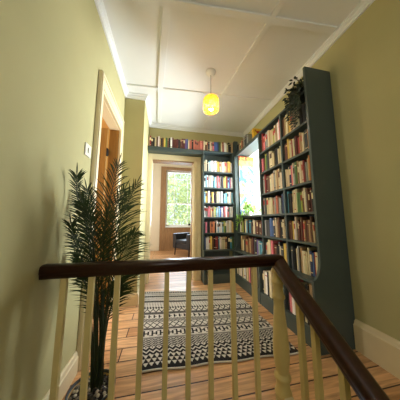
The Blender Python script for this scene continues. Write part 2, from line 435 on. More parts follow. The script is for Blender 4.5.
# window of the far room
wr = bpy.data.objects.new('window_2', None); COL.objects.link(wr); wr.location = ((G0+G1)/2, YF, GB); wr['kind'] = 'structure'
m = MB(); y0, y1 = YF+.10, YF+.15
m.box(G0, y0, GB, G0+.05, y1, GT); m.box(G1-.05, y0, GB, G1, y1, GT); m.box(G0+.05, y0, GT-.05, G1-.05, y1, GT); m.box(G0+.05, y0, GB, G1-.05, y1, GB+.07); m.box(G0+.05, y0-.02, .605, G1-.05, y1, .65)
for x in (.33, .82): m.box(x-.010, y0+.012, GB+.07, x+.010, y1-.012, GT-.05)
for z in (GB+.26, GT-.27): m.box(G0+.05, y0+.012, z-.008, G1-.05, y1-.012, z+.008)
m.build('window_frame', M['white'], wr, .003)
m = MB(); m.box(G0+.05, y0+.023, GB+.07, G1-.05, y0+.027, GT-.05); m.build('pane', M['glass'], wr)
m = MB(); m.box(G0-.16, YF-.04, FZ+.001, G0-.0, YF-.0005, GT+.12); m.box(G1, YF-.04, FZ+.001, G1+.16, YF-.0005, GT+.12); m.box(G0, YF-.04, GT, G1, YF-.0005, GT+.12)
m.box(G0-.099, YF, GB-.019, G0, YF+.16, GT+.099); m.box(G1, YF, GB-.019, G1+.099, YF+.16, GT+.099); m.box(G0, YF, GT, G1, YF+.16, GT+.099)
m.box(G0-.19, YF-.05, FZ+.001, G0-.14, YF-.041, GT+.12)
m.build('window_surround', M['pine'], wr, .004)
m = MB(); m.box(G0, YF-.02, FZ+.001, G1, YF-.0005, GB-.03); m.box(G0+.08, YF-.03, FZ+.16, G0+.5, YF-.02, GB-.14); m.box(G0+.58, YF-.03, FZ+.16, G1-.06, YF-.02, GB-.14); m.build('panelled_apron', M['pine'], wr, .004)
m = MB(); m.box(G0, YF-.05, GB-.029, G1, YF+.10, GB-.001); m.build('window_sill', M['white'], wr, .004)

# ================================================================== STAIRCASE below the landing
SX0, SX1 = .60, XR-.003
SL = .70     # rise / run
st = thing('staircase', 'wooden stairs leading down from the landing beside the railing', 'stairs', (1.05, .8, FZ-.2))
run = .25; rise = run*SL
yy = .799; zz = FZ
for k in range(9):
    zz -= rise
    m = MB(); m.box(SX0+.115, yy-run-.02, zz-.03, SX1, yy-.021, zz); m.build('tread', M['pine'], st, .004)
    m = MB(); m.box(SX0+.115, yy-.02, zz-.03, SX1, yy-.001, zz+rise-.032 if k else zz+rise-.001); m.build('riser', M['trim'], st)
    yy -= run
m = MB()
top = lambda y: FZ+.06+(y-.93)*SL
m.prism([(.925, FZ-.26), (.925, top(.925)), (-1.5, top(-1.5)), (-1.5, top(-1.5)-.34)], YZ, .651, .704)
string_mb = m

# ================================================================== RAILING
RX = .679; RY = .97
RZ = -.204   # top of the level handrail
rl = thing('stair_railing', 'dark wooden banister rail with cream spindles along the landing edge', 'railing', (.05, RY, FZ))
def rail_profile(w=.062, h=.062):
    a = w/2
    return [(-a*.80, -h), (-a*.86, -h*.80), (-a*.86, -h*.70), (-a, -h*.58), (-a, -h*.28), (-a*.86, -h*.10), (-a*.5, -h*.015), (0, 0), (a*.5, -h*.015), (a*.86, -h*.10), (a, -h*.28), (a, -h*.58), (a*.86, -h*.70), (a*.86, -h*.80), (a*.80, -h)]
pr = rail_profile()
string_mb.build('string', M['trim'], rl)
m = MB(); n = len(pr)
# level run meets the falling run in a mitre at the newel
def ring(fn): return [fn(u, v) for u, v in pr]
r0 = ring(lambda u, v: (XL+.010, RY-u, RZ+v))
r1 = ring(lambda u, v: (RX+u*1.0, RY-u, RZ+v))         # 45 degree mitre
m.add(r0+r1, [tuple(range(n)), tuple(range(2*n-1, n-1, -1))]); o = len(m.v)-2*n
for i in range(n):
    j = (i+1) % n; m.f.append((o+i, o+n+i, o+n+j, o+j)); m.mi.append(0); m.c.append((1,1,1,1)); m.sm.append(True)
m.build('handrail', M['mahogany'], rl)
m = MB(); k = 1/math.cos(math.atan(SL))
r2 = ring(lambda u, v: (RX+u, RY-u, RZ+v))
zz = lambda y: RZ+(y-RY)*SL
r3 = ring(lambda u, v: (RX+u*1.12, RY-.075, zz(RY-.075)+v*k))
r4 = ring(lambda u, v: (RX+u*1.12, -1.2, zz(-1.2)+v*k))
for A, B in ((r2, r3), (r3, r4)):
    o = len(m.v); m.v += A+B
    for i in range(n):
        j = (i+1) % n; m.f.append((o+i, o+n+i, o+n+j, o+j)); m.mi.append(0); m.c.append((1,1,1,1)); m.sm.append(True)
m.f.append(tuple(o+n+i for i in range(n))); m.mi.append(0); m.c.append((1,1,1,1)); m.sm.append(False)
m.build('sloping_handrail', M['mahogany'], rl)
for x in (-.460, -.342, -.224, -.104, .020, .137, .259, .391, .525):
    m = MB(); w = .0125
    m.box(x-w, RY-w, FZ+.0005, x+w, RY+w, RZ-.060); m.build('baluster', M['rail_cream'], rl, .002)
for y in (.805, .720, .60, .48, .36, .24, .12, 0, -.12, -.24, -.36):
    m = MB(); w = .0125; zb = top(y)
    m.prism([(y-w, top(y-w)+.0), (y+w, top(y+w)+.0), (y+w, zz(y+w)-.060*k), (y-w, zz(y-w)-.060*k)], YZ, RX-w, RX+w); m.build('baluster', M['rail_cream'], rl, .002)
# turned newel
zt = RZ-.058
P = [(.024, zt), (.024, -.285), (.034, -.295), (.035, -.305), (.025, -.316), (.026, -.335), (.031, -.350), (.036, -.358), (.036, -.368), (.029, -.378), (.028, -.41), (.031, -.432), (.036, -.442), (.037, -.452), (.029, -.464),
     (.029, -.50), (.034, -.57), (.040, -.65), (.044, -.72), (.044, -.77), (.038, -.82), (.033, -.848), (.033, -.856), (.044, -.866), (.045, -.878), (.038, -.888), (.036, -.90), (.037, -.935), (.045, -.948), (.045, -.962), (.039, -.972), (.042, -.985), (.042, FZ+.001)]
m = MB(); m.lathe(RX, RY, [(r, z) for r, z in reversed(P)], 22); m.build('newel_post', M['rail_cream'], rl)

# ================================================================== BOOKCASES
SH = [.905, .635, .35, .08, -.185]          # shelf levels (upper face) of the right-hand wall
XF, XB = 1.235, XR-.004                     # front and back of the upper shelves
LX = 1.157; LZ = -.475; PZ = -.855          # deeper base: front, ledge, lowest board
T = .022
def board(mb, *a): return mb.box(*a)
# tall bookcase
bc = thing('bookcase', 'tall slate green bookcase with dark curved end panel on right wall', 'bookcase', (1.36, 1.6, FZ))
def end_poly(top):
    p = [(XB, FZ+.001), (XB, top), (XF-.003, top), (XF-.003, -.30)]
    for k in range(1, 9):
        t = k/8; a = t*math.pi/2
        p.append((XF-.003-(XF-LX)*(1-math.cos(a))-.0, -.30-(.168)*math.sin(a)))
    p.append((LX, FZ+.001)); return p
m = MB(); m.prism(end_poly(1.42), XZ, 1.197, 1.221); m.build('end_panel', M['slate'], bc, .002)
m = MB(); m.prism(end_poly(1.203), XZ, 2.008, 2.03); m.build('side_panel', M['slate'], bc, .002)
Y0, Y1, YD = 1.222, 2.007, 1.582
def shelf_at(z, x0, ya, yb, root, nm='shelf'):
    mm = MB(); mm.box(x0, ya, z-T, XB-.012, yb, z); mm.build(nm, M['slate'], root, .002)
shelf_at(1.203, XF, Y0, Y1, bc, 'top_board')
for z in SH: shelf_at(z, XF, Y0, Y1, bc)
shelf_at(LZ, LX+.002, Y0, Y1, bc, 'ledge'); shelf_at(PZ, LX+.004, Y0, Y1, bc)
zs = [1.203]+SH+[LZ]
for a, b in zip(zs[:-1], zs[1:]):
    m = MB(); m.box(XF+.004, YD-.011, b+.0005, XB-.012, YD+.011, a-T-.0005); m.build('divider', M['slate'], bc)
m = MB(); m.box(LX+.01, YD-.011, PZ+.0005, XB-.012, YD+.011, LZ-T-.0005); m.build('divider', M['slate'], bc)
m = MB(); m.box(LX+.006, Y0, FZ+.001, LX+.026, Y1, PZ-T-.0005); m.build('plinth', M['slate'], bc, .002)
m = MB(); m.box(XB-.011, Y0, FZ+.001, XB-.002, Y1, 1.18); m.build('back_panel', M['slate'], bc)
# low bookcase under the window
C0, C1 = 2.031, 2.775
lb = thing('low_bookcase', 'low slate bookcase under the window with curved corner upright', 'bookcase', (1.36, 2.4, FZ))
m = MB(); m.box(XF, C0, .08-T, XR-.001, C1, .08); m.box(XR-.001, W0+.001, .08-T, XO-.061, W1-.013, .08); m.build('sill_board', M['slate'], lb, .002)
shelf_at(-.185, XF, C0, C1, lb); shelf_at(LZ, LX+.002, C0, C1, lb, 'ledge'); shelf_at(PZ, LX+.004, C0, C1, lb)
m = MB(); m.box(LX+.006, C0, FZ+.001, LX+.026, C1, PZ-T-.0005); m.build('plinth', M['slate'], lb, .002)
m = MB(); m.box(XB-.011, C0, FZ+.001, XB-.002, C1, .055); m.build('back_panel', M['slate'], lb)
m = MB(); m.prism(end_poly(.055), XZ, C1+.001, C1+.020); m.build('side_panel', M['slate'], lb, .002)
# shelf bridging the window
ws = MB(); ws.box(XF, 2.031, 1.181, XR-.001, 2.795, 1.203); ws.box(XF, 2.031, 1.150, XF+.02, 2.795, 1.1805)
tag(ws.build('bridging_shelf', M['slate'], None, .002), 'pale lit shelf bridging across the top of the right-hand window', 'shelf')
# tall narrow bookcase on the back wall
BX0, BX1, BF = .634, 1.212, 2.82
SB = [.862, .578, .310, .065, -.20]
bb = thing('corner_bookcase', 'narrow slate bookcase beside the far doorway, filled with pale books', 'bookcase', (.92, 2.9, FZ))
m = MB(); m.box(BX0, BF, LZ+.0005, BX0+T, YB-.002, 1.218); m.build('side_panel', M['slate'], bb, .002)
m = MB(); m.box(BX1-T, BF, LZ+.0005, BX1, YB-.002, 1.218); m.build('side_panel', M['slate'], bb, .002)
m = MB(); m.box(BX0, BF-.004, 1.2185, BX1, YB-.002, 1.238); m.build('top_board', M['slate'], bb, .002)
for z in SB:
    m = MB(); m.box(BX0+T, BF+.002, z-T, BX1-T, YB-.012, z); m.build('shelf', M['slate'], bb, .002)
m = MB(); m.box(BX0+T, YB-.011, LZ+.0005, BX1-T, YB-.003, 1.218); m.build('back_panel', M['slate'], bb)
m = MB(); m.box(BX0, BF-.062, LZ-T, LX-.002, YB-.002, LZ); m.build('ledge', M['slate'], bb, .002)
m = MB(); m.box(BX0, BF-.060, FZ+.001, BX0+T, YB-.002, LZ-T-.0005); m.build('base_side', M['slate'], bb, .002)
m = MB(); m.box(BX0+T, BF-.056, FZ+.001, LX-.002, BF-.036, PZ); m.build('plinth', M['slate'], bb, .002)
m = MB(); m.box(BX0+T, BF-.036, PZ-T, LX-.002, YB-.012, PZ); m.build('base_shelf', M['slate'], bb)
m = MB(); m.box(BX0+T, YB-.011, PZ+.001, LX-.002, YB-.003, LZ-T-.0005); m.build('base_back', M['slate'], bb)
m = MB(); m.box(BX1+.001, BF-.022, FZ+.001, 1.285, YB-.002, 1.45)
tag(m.build('corner_post', M['slate'], None, .002), 'dark slate upright filling the corner left of the window', 'post')
# over-door shelf
m = MB(); m.box(XJ+.002, BF, 1.2165, BX0-.001, YB-.002, 1.238)
o = thing('door_shelf', 'long slate shelf across the top of the far doorway', 'shelf', (.16, 2.9, 1.11))
m.build('shelf_board', M['slate'], o, .002)
m = MB(); m.box(XJ+.002, BF+.012, 1.168, BX0-.001, BF+.03, 1.216); m.box(XJ+.002, BF+.03, 1.168, BX0-.001, YB-.031, 1.18); m.build('fascia', M['slate'], o, .002)

# ------------------------------------------------------------------ BOOKS
CC = {'c': (216,200,166), 'w': (238,234,226), 'k': (30,28,28), 'r': (146,44,40), 'm': (92,42,34), 'b': (66,96,150), 'n': (38,48,84), 't': (62,134,152), 's': (132,186,214), 'g': (82,112,62), 'y': (216,180,84), 'o': (212,134,80), 'p': (216,118,126), 'd': (178,146,102), 'h': (104,68,44), 'u': (112,88,142), 'l': (160,166,70), 'e': (152,152,146), 'q': (68,68,70), 'i': (204,188,148), 'j': (186,106,86)}
CN = {'c': 'cream', 'w': 'white', 'k': 'black', 'r': 'red', 'm': 'maroon', 'b': 'blue', 'n': 'navy', 't': 'teal', 's': 'sky blue', 'g': 'green', 'y': 'yellow', 'o': 'orange', 'p': 'pink', 'd': 'tan', 'h': 'brown', 'u': 'purple', 'l': 'lime green', 'e': 'grey', 'q': 'charcoal', 'i': 'ivory', 'j': 'salmon'}
ORD = ['first','second','third','fourth','fifth','sixth','seventh','eighth','ninth','tenth','eleventh','twelfth','thirteenth','fourteenth','fifteenth','sixteenth','seventeenth','eighteenth','nineteenth','twentieth','twenty-first','twenty-second','twenty-third','twenty-fourth','twenty-fifth','twenty-sixth','twenty-seventh','twenty-eighth','twenty-ninth','thirtieth']
def jit(c, a=.12):
    f = 1+random.uniform(-a, a); return tuple(min(1, max(0, x*f*(1+random.uniform(-.05, .05)))) for x in c[:3])+(1,)
PAGE = srgb(222, 208, 176)
def book_mesh(mb, w, h, d, code, base, along, out, tilt=0):
    """spine faces 'out', thickness runs along 'along'; base = lower middle of the spine"""
    base = Vector(base); A = Vector(along); O = -Vector(out)     # O: from spine into the shelf
    Z = Vector((0, 0, 1))
    if tilt:
        R = Matrix.Rotation(tilt, 3, O); A = R @ A; Z = R @ Z
        base = base + Vector((0, 0, abs(math.sin(tilt))*w/2))
    col = jit(srgb(*CC[code])); 
    lum = sum(CC[code])/3
    if random.random() < .32: band = jit(srgb(225, 205, 160) if lum < 120 else srgb(90, 60, 50) if random.random() < .5 else srgb(180, 60, 50), .1)
    else: band = col
    P = lambda a, o, z: base+A*a+O*o+Z*z
    c = min(.0025, w*.16); hw = w/2
    # cover: two boards and a slightly rounded spine, banded
    outl = [(-hw, d), (-hw, .004), (-hw*.55, 0), (hw*.55, 0), (hw, .004), (hw, d), (hw-c, d), (hw-c, .006), (-hw+c, .006), (-hw+c, d)]
    zs = [0, h*.12, h*.16, h*.58, h*.82, h*.86, h]; cs = [col, band if random.random() < .4 else col, col, band if (band is not col and random.random() < .5) else col, band, col]
    n = len(outl); vs = [P(a, o, z) for z in zs for a, o in outl]; o0 = len(mb.v); mb.v += [tuple(v) for v in vs]
    for k in range(len(zs)-1):
        for i in range(n):
            j = (i+1) % n
            mb.f.append((o0+k*n+i, o0+k*n+j, o0+(k+1)*n+j, o0+(k+1)*n+i)); mb.mi.append(0); mb.c.append(cs[k] if i in (1, 2, 3) else col); mb.sm.append(False)
    for top_ in (0, len(zs)-1):
        for q in ((0, 1, 8, 9), (1, 2, 3, 4, 7, 8), (4, 5, 6, 7)):
            mb.f.append(tuple(o0+top_*n+i for i in q)); mb.mi.append(0); mb.c.append(col); mb.sm.append(False)
    i0 = .004
    q = [P(a, o, z) for z in (i0, h-i0) for a, o in ((-hw+c, .006), (hw-c, .006), (hw-c, d-.004), (-hw+c, d-.004))]
    mb.add(q, [(3,2,1,0),(4,5,6,7),(1,2,6,5),(2,3,7,6),(3,0,4,7),(0,1,5,4)], 0, PAGE)
BOOKS = []
def book_row(codes, p0, p1, out, hmin, hmax, dep, place, group, gaps=None, wgt=1.0, tall=None, dark=None):
    """codes fill the shelf from the left end p0 to the right end p1 (spine line, shelf height)"""
    codes = [c for c in codes]
    p0 = Vector(p0); p1 = Vector(p1); A = (p1-p0).normalized(); L = (p1-p0).length
    ws = [0.7+random.random()*.75 if c != ' ' else 1.0 for c in codes]
    s = (L-.0006*len(codes))/sum(ws); x = 0; k = 0
    hh = hmin+(hmax-hmin)*random.random()
    for i, c in enumerate(codes):
        w = ws[i]*s
        if c == ' ': x += w; continue
        if random.random() < .6 or codes[i-1] != c: hh = hmin+(hmax-hmin)*random.random()
        h = hh
        if tall and tall[min(i*len(tall)//len(codes), len(tall)-1)] == '^': h = hmax*1.02
        if tall and tall[min(i*len(tall)//len(codes), len(tall)-1)] == '_': h = hmin*.9
        mid = p0+A*(x+w/2)-Vector(out)*(random.random()*.014)
        size = 'tall' if h > hmin+(hmax-hmin)*.66 else 'short' if h < hmin+(hmax-hmin)*.33 else 'mid-height'
        BOOKS.append(dict(code=c, w=w-.0008, h=h, d=dep*(.8+.2*random.random()), base=mid, A=A, out=out, size=size, idx=k, place=place, group=group, imp=w*h/mid.length_squared*wgt))
        x += w+.0006; k += 1
OX = (-1, 0, 0); OY = (0, -1, 0)
XS = 1.252
e = .0012
rows_A = ["hrptecdiilcdwp", "pmlgqicikkcci", "ermhccieidccq", "eqiicidejhent", "eqqbbqcdhkkic", "eicprhkqcqyd"]
rows_B = ["hdcydcickkqqq", "hmyiirckmrddcqqdd", "ciinpcegdhcicrmeiod", "tkkdicigglhcehmmkk", "hmhydwckhmhmrdmhdhdce", "qqk ce  dciicnbrcw"]
on_ = ['top', 'second', 'third', 'fourth', 'fifth', 'sixth']
for r in range(6):
    z = (SH+[LZ])[r]+.0008; gapH = ([1.203]+SH)[r]-T-(SH+[LZ])[r]
    hm, hx = gapH*.70, gapH*.93
    book_row(rows_A[r], (XS, Y1-.003, z), (XS, YD+.014, z), OX, hm, hx, .15, f'{on_[r]} shelf, left bay of tall right bookcase', f'books on the {on_[r]} shelf, left bay of the tall bookcase')
    book_row(rows_B[r], (XS, YD-.014, z), (XS, Y0+.006, z), OX, hm, hx, .16, f'{on_[r]} shelf, right bay of tall right bookcase', f'books on the {on_[r]} shelf, right bay of the tall bookcase', tall=None)
book_row('kcwkcdpmhkw', (LX+.03, Y1-.003, PZ+.0008), (LX+.03, YD+.014, PZ+.0008), OX, .24, .335, .17, 'base shelf, left bay of tall right bookcase', 'books on the base shelf, left bay of the tall bookcase')
book_row('kpwcikckdc', (LX+.03, YD-.014, PZ+.0008), (LX+.03, Y0+.006, PZ+.0008), OX, .24, .335, .17, 'base shelf, right bay of tall right bookcase', 'books on the base shelf, right bay of the tall bookcase')
book_row('wilkcsktqdcmhmhm', (XS, C1-.01, -.1842), (XS, C0+.006, -.1842), OX, .16, .215, .15, 'shelf just under the window sill', 'books just under the window sill')
book_row('kdcqhdhdhmqkuetsq', (XS, C1-.01, LZ+.0008), (XS, C0+.006, LZ+.0008), OX, .17, .245, .15, 'ledge of low bookcase under window', 'books on the ledge of the low bookcase')
book_row('ckwcwkcwkcdpmkwckw', (LX+.03, C1-.01, PZ+.0008), (LX+.03, C0+.006, PZ+.0008), OX, .24, .335, .17, 'base shelf of low bookcase under window', 'books on the base shelf of the low bookcase')
book_row('kqdgjhekqe', (XS, 2.775, 1.2038), (XS, 2.36, 1.2038), OX, .15, .20, .14, 'shelf bridging above the window', 'books on the shelf above the window')
YS = BF+.012
book_row('crkkihwdkhyghkwmmmmkhmmubcjjkjjjjjj', (XJ+.012, YS, 1.2388), (.62, YS, 1.2388), OY, .155, .19, .12, 'shelf above the far doorway', 'books along the shelf above the doorway')
book_row('jchdqccpbbngcrwwikkd', (.625, YS, 1.2388), (BX1-.006, YS, 1.2388), OY, .155, .205, .12, 'top of corner bookcase beside doorway', 'books on top of the corner bookcase')
rows_C = ["cckwtwwewdyciwcdjyyw", "wsweiwtswppeqylrsbpw", "sydwqbyukieewestiwcs", "weppdeilswsbwupwpeww", "kpqkojokwswwslgwcwiy", "bwwiyhkrrtwciidkktg"]
for r in range(6):
    z = (SB+[LZ])[r]+.0008; gapH = ([1.218+T]+SB)[r]-T-(SB+[LZ])[r]
    book_row(rows_C[r], (BX0+T+.005, YS+.006, z), (BX1-T-.005, YS+.006, z), OY, gapH*.66 if r else gapH*.48, gapH*.86 if r else gapH*.60, .12, f'{on_[r]} shelf of corner bookcase beside doorway', f'books on the {on_[r]} shelf of the corner bookcase', wgt=.9)
# stacked base books in the corner bookcase stay in shade; the 300 largest are individuals, the rest one mass
order = sorted(range(len(BOOKS)), key=lambda i: -BOOKS[i]['imp'])
keep = set(order[:300])
rest = MB()
for i, b in enumerate(BOOKS):
    tl = random.choice([0, 0, 0, 0, 0, .0])
    if i in keep:
        mb = MB(); book_mesh(mb, b['w'], b['h'], b['d'], b['code'], b['base'], b['A'], b['out'], tl)
        o = mb.build('book', M['book'])
        tag(o, f"{b['size']} {CN[b['code']]} book, {ORD[b['idx']]} from the left, {b['place']}", 'book', b['group'])
    else: book_mesh(rest, b['w'], b['h'], b['d'], b['code'], b['base'], b['A'], b['out'], tl)
if rest.v:
    o = rest.build('small_books', M['book']); tag(o, 'many small thin books filling gaps among the shelved books', 'books'); o['kind'] = 'stuff'
print('BOOKS', len(BOOKS))
# yellow boxed book with a red emblem, above the window
by = thing('boxed_book', 'large yellow book with a red emblem standing on the shelf above the window', 'book', (1.33, 2.2, 1.2038))
m = MB(); m.box(1.262, 2.19, 1.2042, 1.43, 2.225, 1.37, 0, srgb(236, 190, 40)); m.box(1.258, 2.188, 1.2042, 1.262, 2.227, 1.372, 0, srgb(214, 164, 40)); m.build('cover', M['print'], by)
m = MB()
for a, b_, c_, d_ in ((1.29, 1.318, 1.405, 1.332), (1.308, 1.296, 1.387, 1.318), (1.326, 1.276, 1.369, 1.296), (1.28, 1.336, 1.305, 1.348), (1.39, 1.336, 1.415, 1.348)): m.box(a, 2.1885, b_, c_, 2.1898, d_, 0, srgb(176, 50, 24))
m.build('emblem', M['print'], by, 0, label='red printed emblem')

# ================================================================== POSTER in the window recess
ps = thing('map_poster', 'colourful map poster with a red title, in the window recess', 'poster', (1.43, W1-.016, .1))
m = MB(); yp = W1-.0155; N = 26; H = 100
px0, px1, pz0, pz1 = 1.292, 1.585, .11, 1.165
from mathutils import noise
for i in range(N):
    for j in range(H):
        u, v = (i+.5)/N, (j+.5)/H
        a = noise.noise((u*4, v*11, 3.1)); b_ = noise.noise((u*9+5, v*26, 7.7))
        c = srgb(150, 146, 138)
        if v > .93 and u < .5: c = srgb(170, 42, 22)
        elif v > .93: c = srgb(176, 128, 40) if (int(u*14)+int(v*60)) % 3 else srgb(186, 66, 36)
        elif v > .83: c = srgb(164, 134, 76) if a > -.15 else srgb(196, 150, 56)
        elif a > .22: c = srgb(58, 104, 142)
        elif a < -.28: c = srgb(162, 96, 66)
        elif b_ > .42: c = srgb(46, 70, 104)
        x0 = px0+(px1-px0)*i/N; x1 = px0+(px1-px0)*(i+1)/N; z0 = pz0+(pz1-pz0)*j/H; z1 = pz0+(pz1-pz0)*(j+1)/H
        m.add([(x0, yp, z0), (x1, yp, z0), (x1, yp, z1), (x0, yp, z1)], [(0, 1, 2, 3)], 0, c)
m.box(px0, yp+.0002, pz0, px1, yp+.0022, pz1, 0, srgb(240, 236, 226))
m.build('sheet', M['print'], ps)
m = MB()
def stroke(x0, z0, x1, z1): m.box(px0+x0, yp-.0016, pz1-z0, px0+x1, yp-.0004, pz1-z1, 0, srgb(232, 200, 96))
stroke(.020, .012, .030, .058); stroke(.030, .012, .052, .020); stroke(.030, .050, .052, .058); stroke(.052, .018, .060, .052)     # D
stroke(.072, .012, .082, .058)                                                                                                    # I
stroke(.094, .012, .104, .058); stroke(.104, .012, .126, .020); stroke(.104, .031, .122, .038); stroke(.104, .050, .126, .058)    # E
m.build('title_lettering', M['print'], ps, 0, label='pale yellow title letters')

# ================================================================== PENDANT LAMP
pc = at(211, 72, 2, CZ); LXp, LYp = pc.x-.003, pc.y
pl = thing('pendant_lamp', 'amber textured glass pendant lamp, lit, hanging from the ceiling', 'lamp', (LXp, LYp, 1.18))
m = MB(); m.lathe(LXp, LYp, [(.012, CZ-.042), (.030, CZ-.036), (.052, CZ-.022), (.056, CZ-.0005)], 24); m.build('ceiling_rose', M['white'], pl)
m = MB(); m.tube([(LXp, LYp, CZ-.04), (LXp, LYp, 1.41)], .0032, 6); m.build('cord', M['cord'], pl)
m = MB(); m.lathe(LXp, LYp, [(.012, 1.352), (.020, 1.357), (.020, 1.40), (.010, 1.415)], 14); lh = m.build('lamp_holder', M['brass'], pl)
m = MB(); R_ = .086
prf = [(R_*.60, 1.226), (R_*.84, 1.229), (R_*.96, 1.237), (R_, 1.25), (R_, 1.275), (R_, 1.31), (R_, 1.36), (R_*.96, 1.377), (R_*.84, 1.387), (R_*.25, 1.393)]
dense = []
for (r0_, z0_), (r1_, z1_) in zip(prf[:-1], prf[1:]):
    for q in range(4): dense.append((r0_+(r1_-r0_)*q/4, z0_+(z1_-z0_)*q/4))
dense.append(prf[-1])
m.lathe(LXp, LYp, dense, 40, 0, True, False, False)
m.v = [tuple(Vector(v)+Vector((v[0]-LXp, v[1]-LYp, 0))*(.035*math.sin(40*v[2])*0+.03*math.sin(v[2]*150)*math.sin(math.atan2(v[1]-LYp, v[0]-LXp)*14))) for v in m.v]
m.build('lamp_shade', M['amber'], pl)
m = MB(); m.lathe(LXp, LYp, [(.003, 1.24), (.018, 1.244), (.030, 1.258), (.034, 1.278), (.030, 1.302), (.02, 1.324), (.014, 1.352)], 16); m.build('bulb', M['bulb'], lh)

# ================================================================== LIGHT SWITCH
o = thing('light_switch', 'cream light switch on the left wall before the side doorway', 'switch', (XL, 1.33, .46))
m = MB(); m.box(XL+.0005, 1.285, .462, XL+.009, 1.375, .552); sp = m.build('plate', M['plastic'], o, .003)
m = MB(); m.box(XL+.0092, 1.318, .490, XL+.016, 1.342, .524); m.build('rocker', M['plastic'], sp, .002)

# ================================================================== RUG
rg = [Vector((-.125, 1.318)), Vector((1.03, 1.252)), Vector((1.0, 2.45)), Vector((-.25, 2.638))]
NU, NV = 232, 264
def rug_cell(i, j):
    """0 black 1 white 2 grey; j counts from the near edge, woven bands of small motifs"""
    def tri(p, x): x = x % p; return min(x, p-x)
    def X(p, k, n): return abs(tri(p, i)-k % n) < 1.1
    if j < 5: return 0
    if j < 26: k = j-5; return 1 if tri(8, i+(k//7)*4) > 3.9-(k % 7)*.5 and k % 7 > 0 else 0       # white teeth on black
    if j < 42: k = j-26; return 1 if (tri(10, i)+k) % 8 in (0, 1, 2) else 0                  # chevrons
    if j < 62: k = j-42; return 0 if (X(10, k, 5) or abs(tri(10, i+5)-k % 5) < .6) else 1      # lozenges
    if j < 68: return 0 if (j-62) in (1, 2, 4) else 1
    if j < 88:                                                                                 # fret
        k = j-68; p = i % 14
        if k < 2 or k > 17: return 1
        return 0 if (p in (0, 1, 2) or (p in (7, 8, 9) and 4 < k < 15) or (k in (8, 9, 10) and p < 8) or (k in (2, 3, 16, 17) and p > 9)) else 1
    if j < 94: return 0 if (j-88) in (0, 1, 4) else 2
    if j < 112: k = j-94; return 0 if abs(tri(12, i)-abs(k-8)*.7) < 1.2 else 1
    if j < 126: return 1 if (i//2+j//2) % 3 == 0 else (0 if (i*3+j) % 5 < 3 else 2)
    if j < 142: k = j-126; p = i % 10; return 0 if (p in (0, 1, 2) or (k in (6, 7, 8) and p < 6)) and 1 < k < 14 else 1
    if j < 152: return 0 if (i//2+j//2) % 2 else 2
    if j < 166: k = j-152; return 0 if abs(tri(12, i)-k*.5) < 1.2 else 1
    if j < 176: return 0 if (i % 6 < 3 or j in (170, 171)) else 1
    if j < 198: return 1 if (j % 7 < 4) else (2 if i % 6 < 3 else 1)
    if j < 206: return 0 if (i//2+j//2) % 3 else 2
    if j < 228: k = j-206; return 0 if abs(tri(10, i)-k % 6) < .8 else (1 if k % 11 else 2)
    if j < 236: return 2 if i % 5 < 3 else 0
    if j < 256: return 1 if j % 9 not in (0, 1, 2) else (2 if (i//3) % 3 else 0)
    return 0 if i % 6 < 4 and j < 262 else 1
m = MB(); zt = FZ+.011
vs = []
for j in range(NV+1):
    for i in range(NU+1):
        u, v = i/NU, j/NV
        p = rg[0]*(1-u)*(1-v)+rg[1]*u*(1-v)+rg[2]*u*v+rg[3]*(1-u)*v
        wob = .006*math.sin(u*19)*(1-v)**8+.004*math.sin(v*23+1)*(u**8-(1-u)**8)
        vs.append((p.x+.004*math.sin(v*23), p.y+wob+.006*math.sin(u*6+v*3)*.5, zt+.002*math.sin(u*14)*math.sin(v*9)))
m.v = vs
for j in range(NV):
    for i in range(NU):
        a = j*(NU+1)+i; m.f.append((a, a+1, a+NU+2, a+NU+1)); m.mi.append(rug_cell(i, j)); m.c.append((1,1,1,1)); m.sm.append(False)
bd = [i for i in range(NU+1)]+[j*(NU+1)+NU for j in range(1, NV+1)]+[NV*(NU+1)+i for i in range(NU-1, -1, -1)]+[j*(NU+1) for j in range(NV-1, 0, -1)]
o0 = len(m.v); m.v += [(vs[i][0], vs[i][1], FZ+.0008) for i in bd]; nb = len(bd)
for k in range(nb):
    k2 = (k+1) % nb; m.f.append((bd[k], o0+k, o0+k2, bd[k2])); m.mi.append(1); m.c.append((1,1,1,1)); m.sm.append(False)
rgth = thing('rug', 'black and cream woven rug with zigzag bands on the landing floor', 'rug', (.4, 1.9, FZ))
m.build('pile', [M['black'], M['wool_white'], M['wool_grey']], rgth)
for (a, b) in ((rg[0], rg[1]), (rg[3], rg[2])):
    m = MB(); pts = [a.lerp(b, t/40) for t in range(41)]
    m.tube([(p.x+.0, p.y+.006*math.sin(t/40*19)*(1 if a is rg[0] else 0)+(-.004 if a is rg[0] else .004), FZ+.0078) for t, p in enumerate(pts)], .006, 6); m.build('binding', M['wool_white'], rgth)

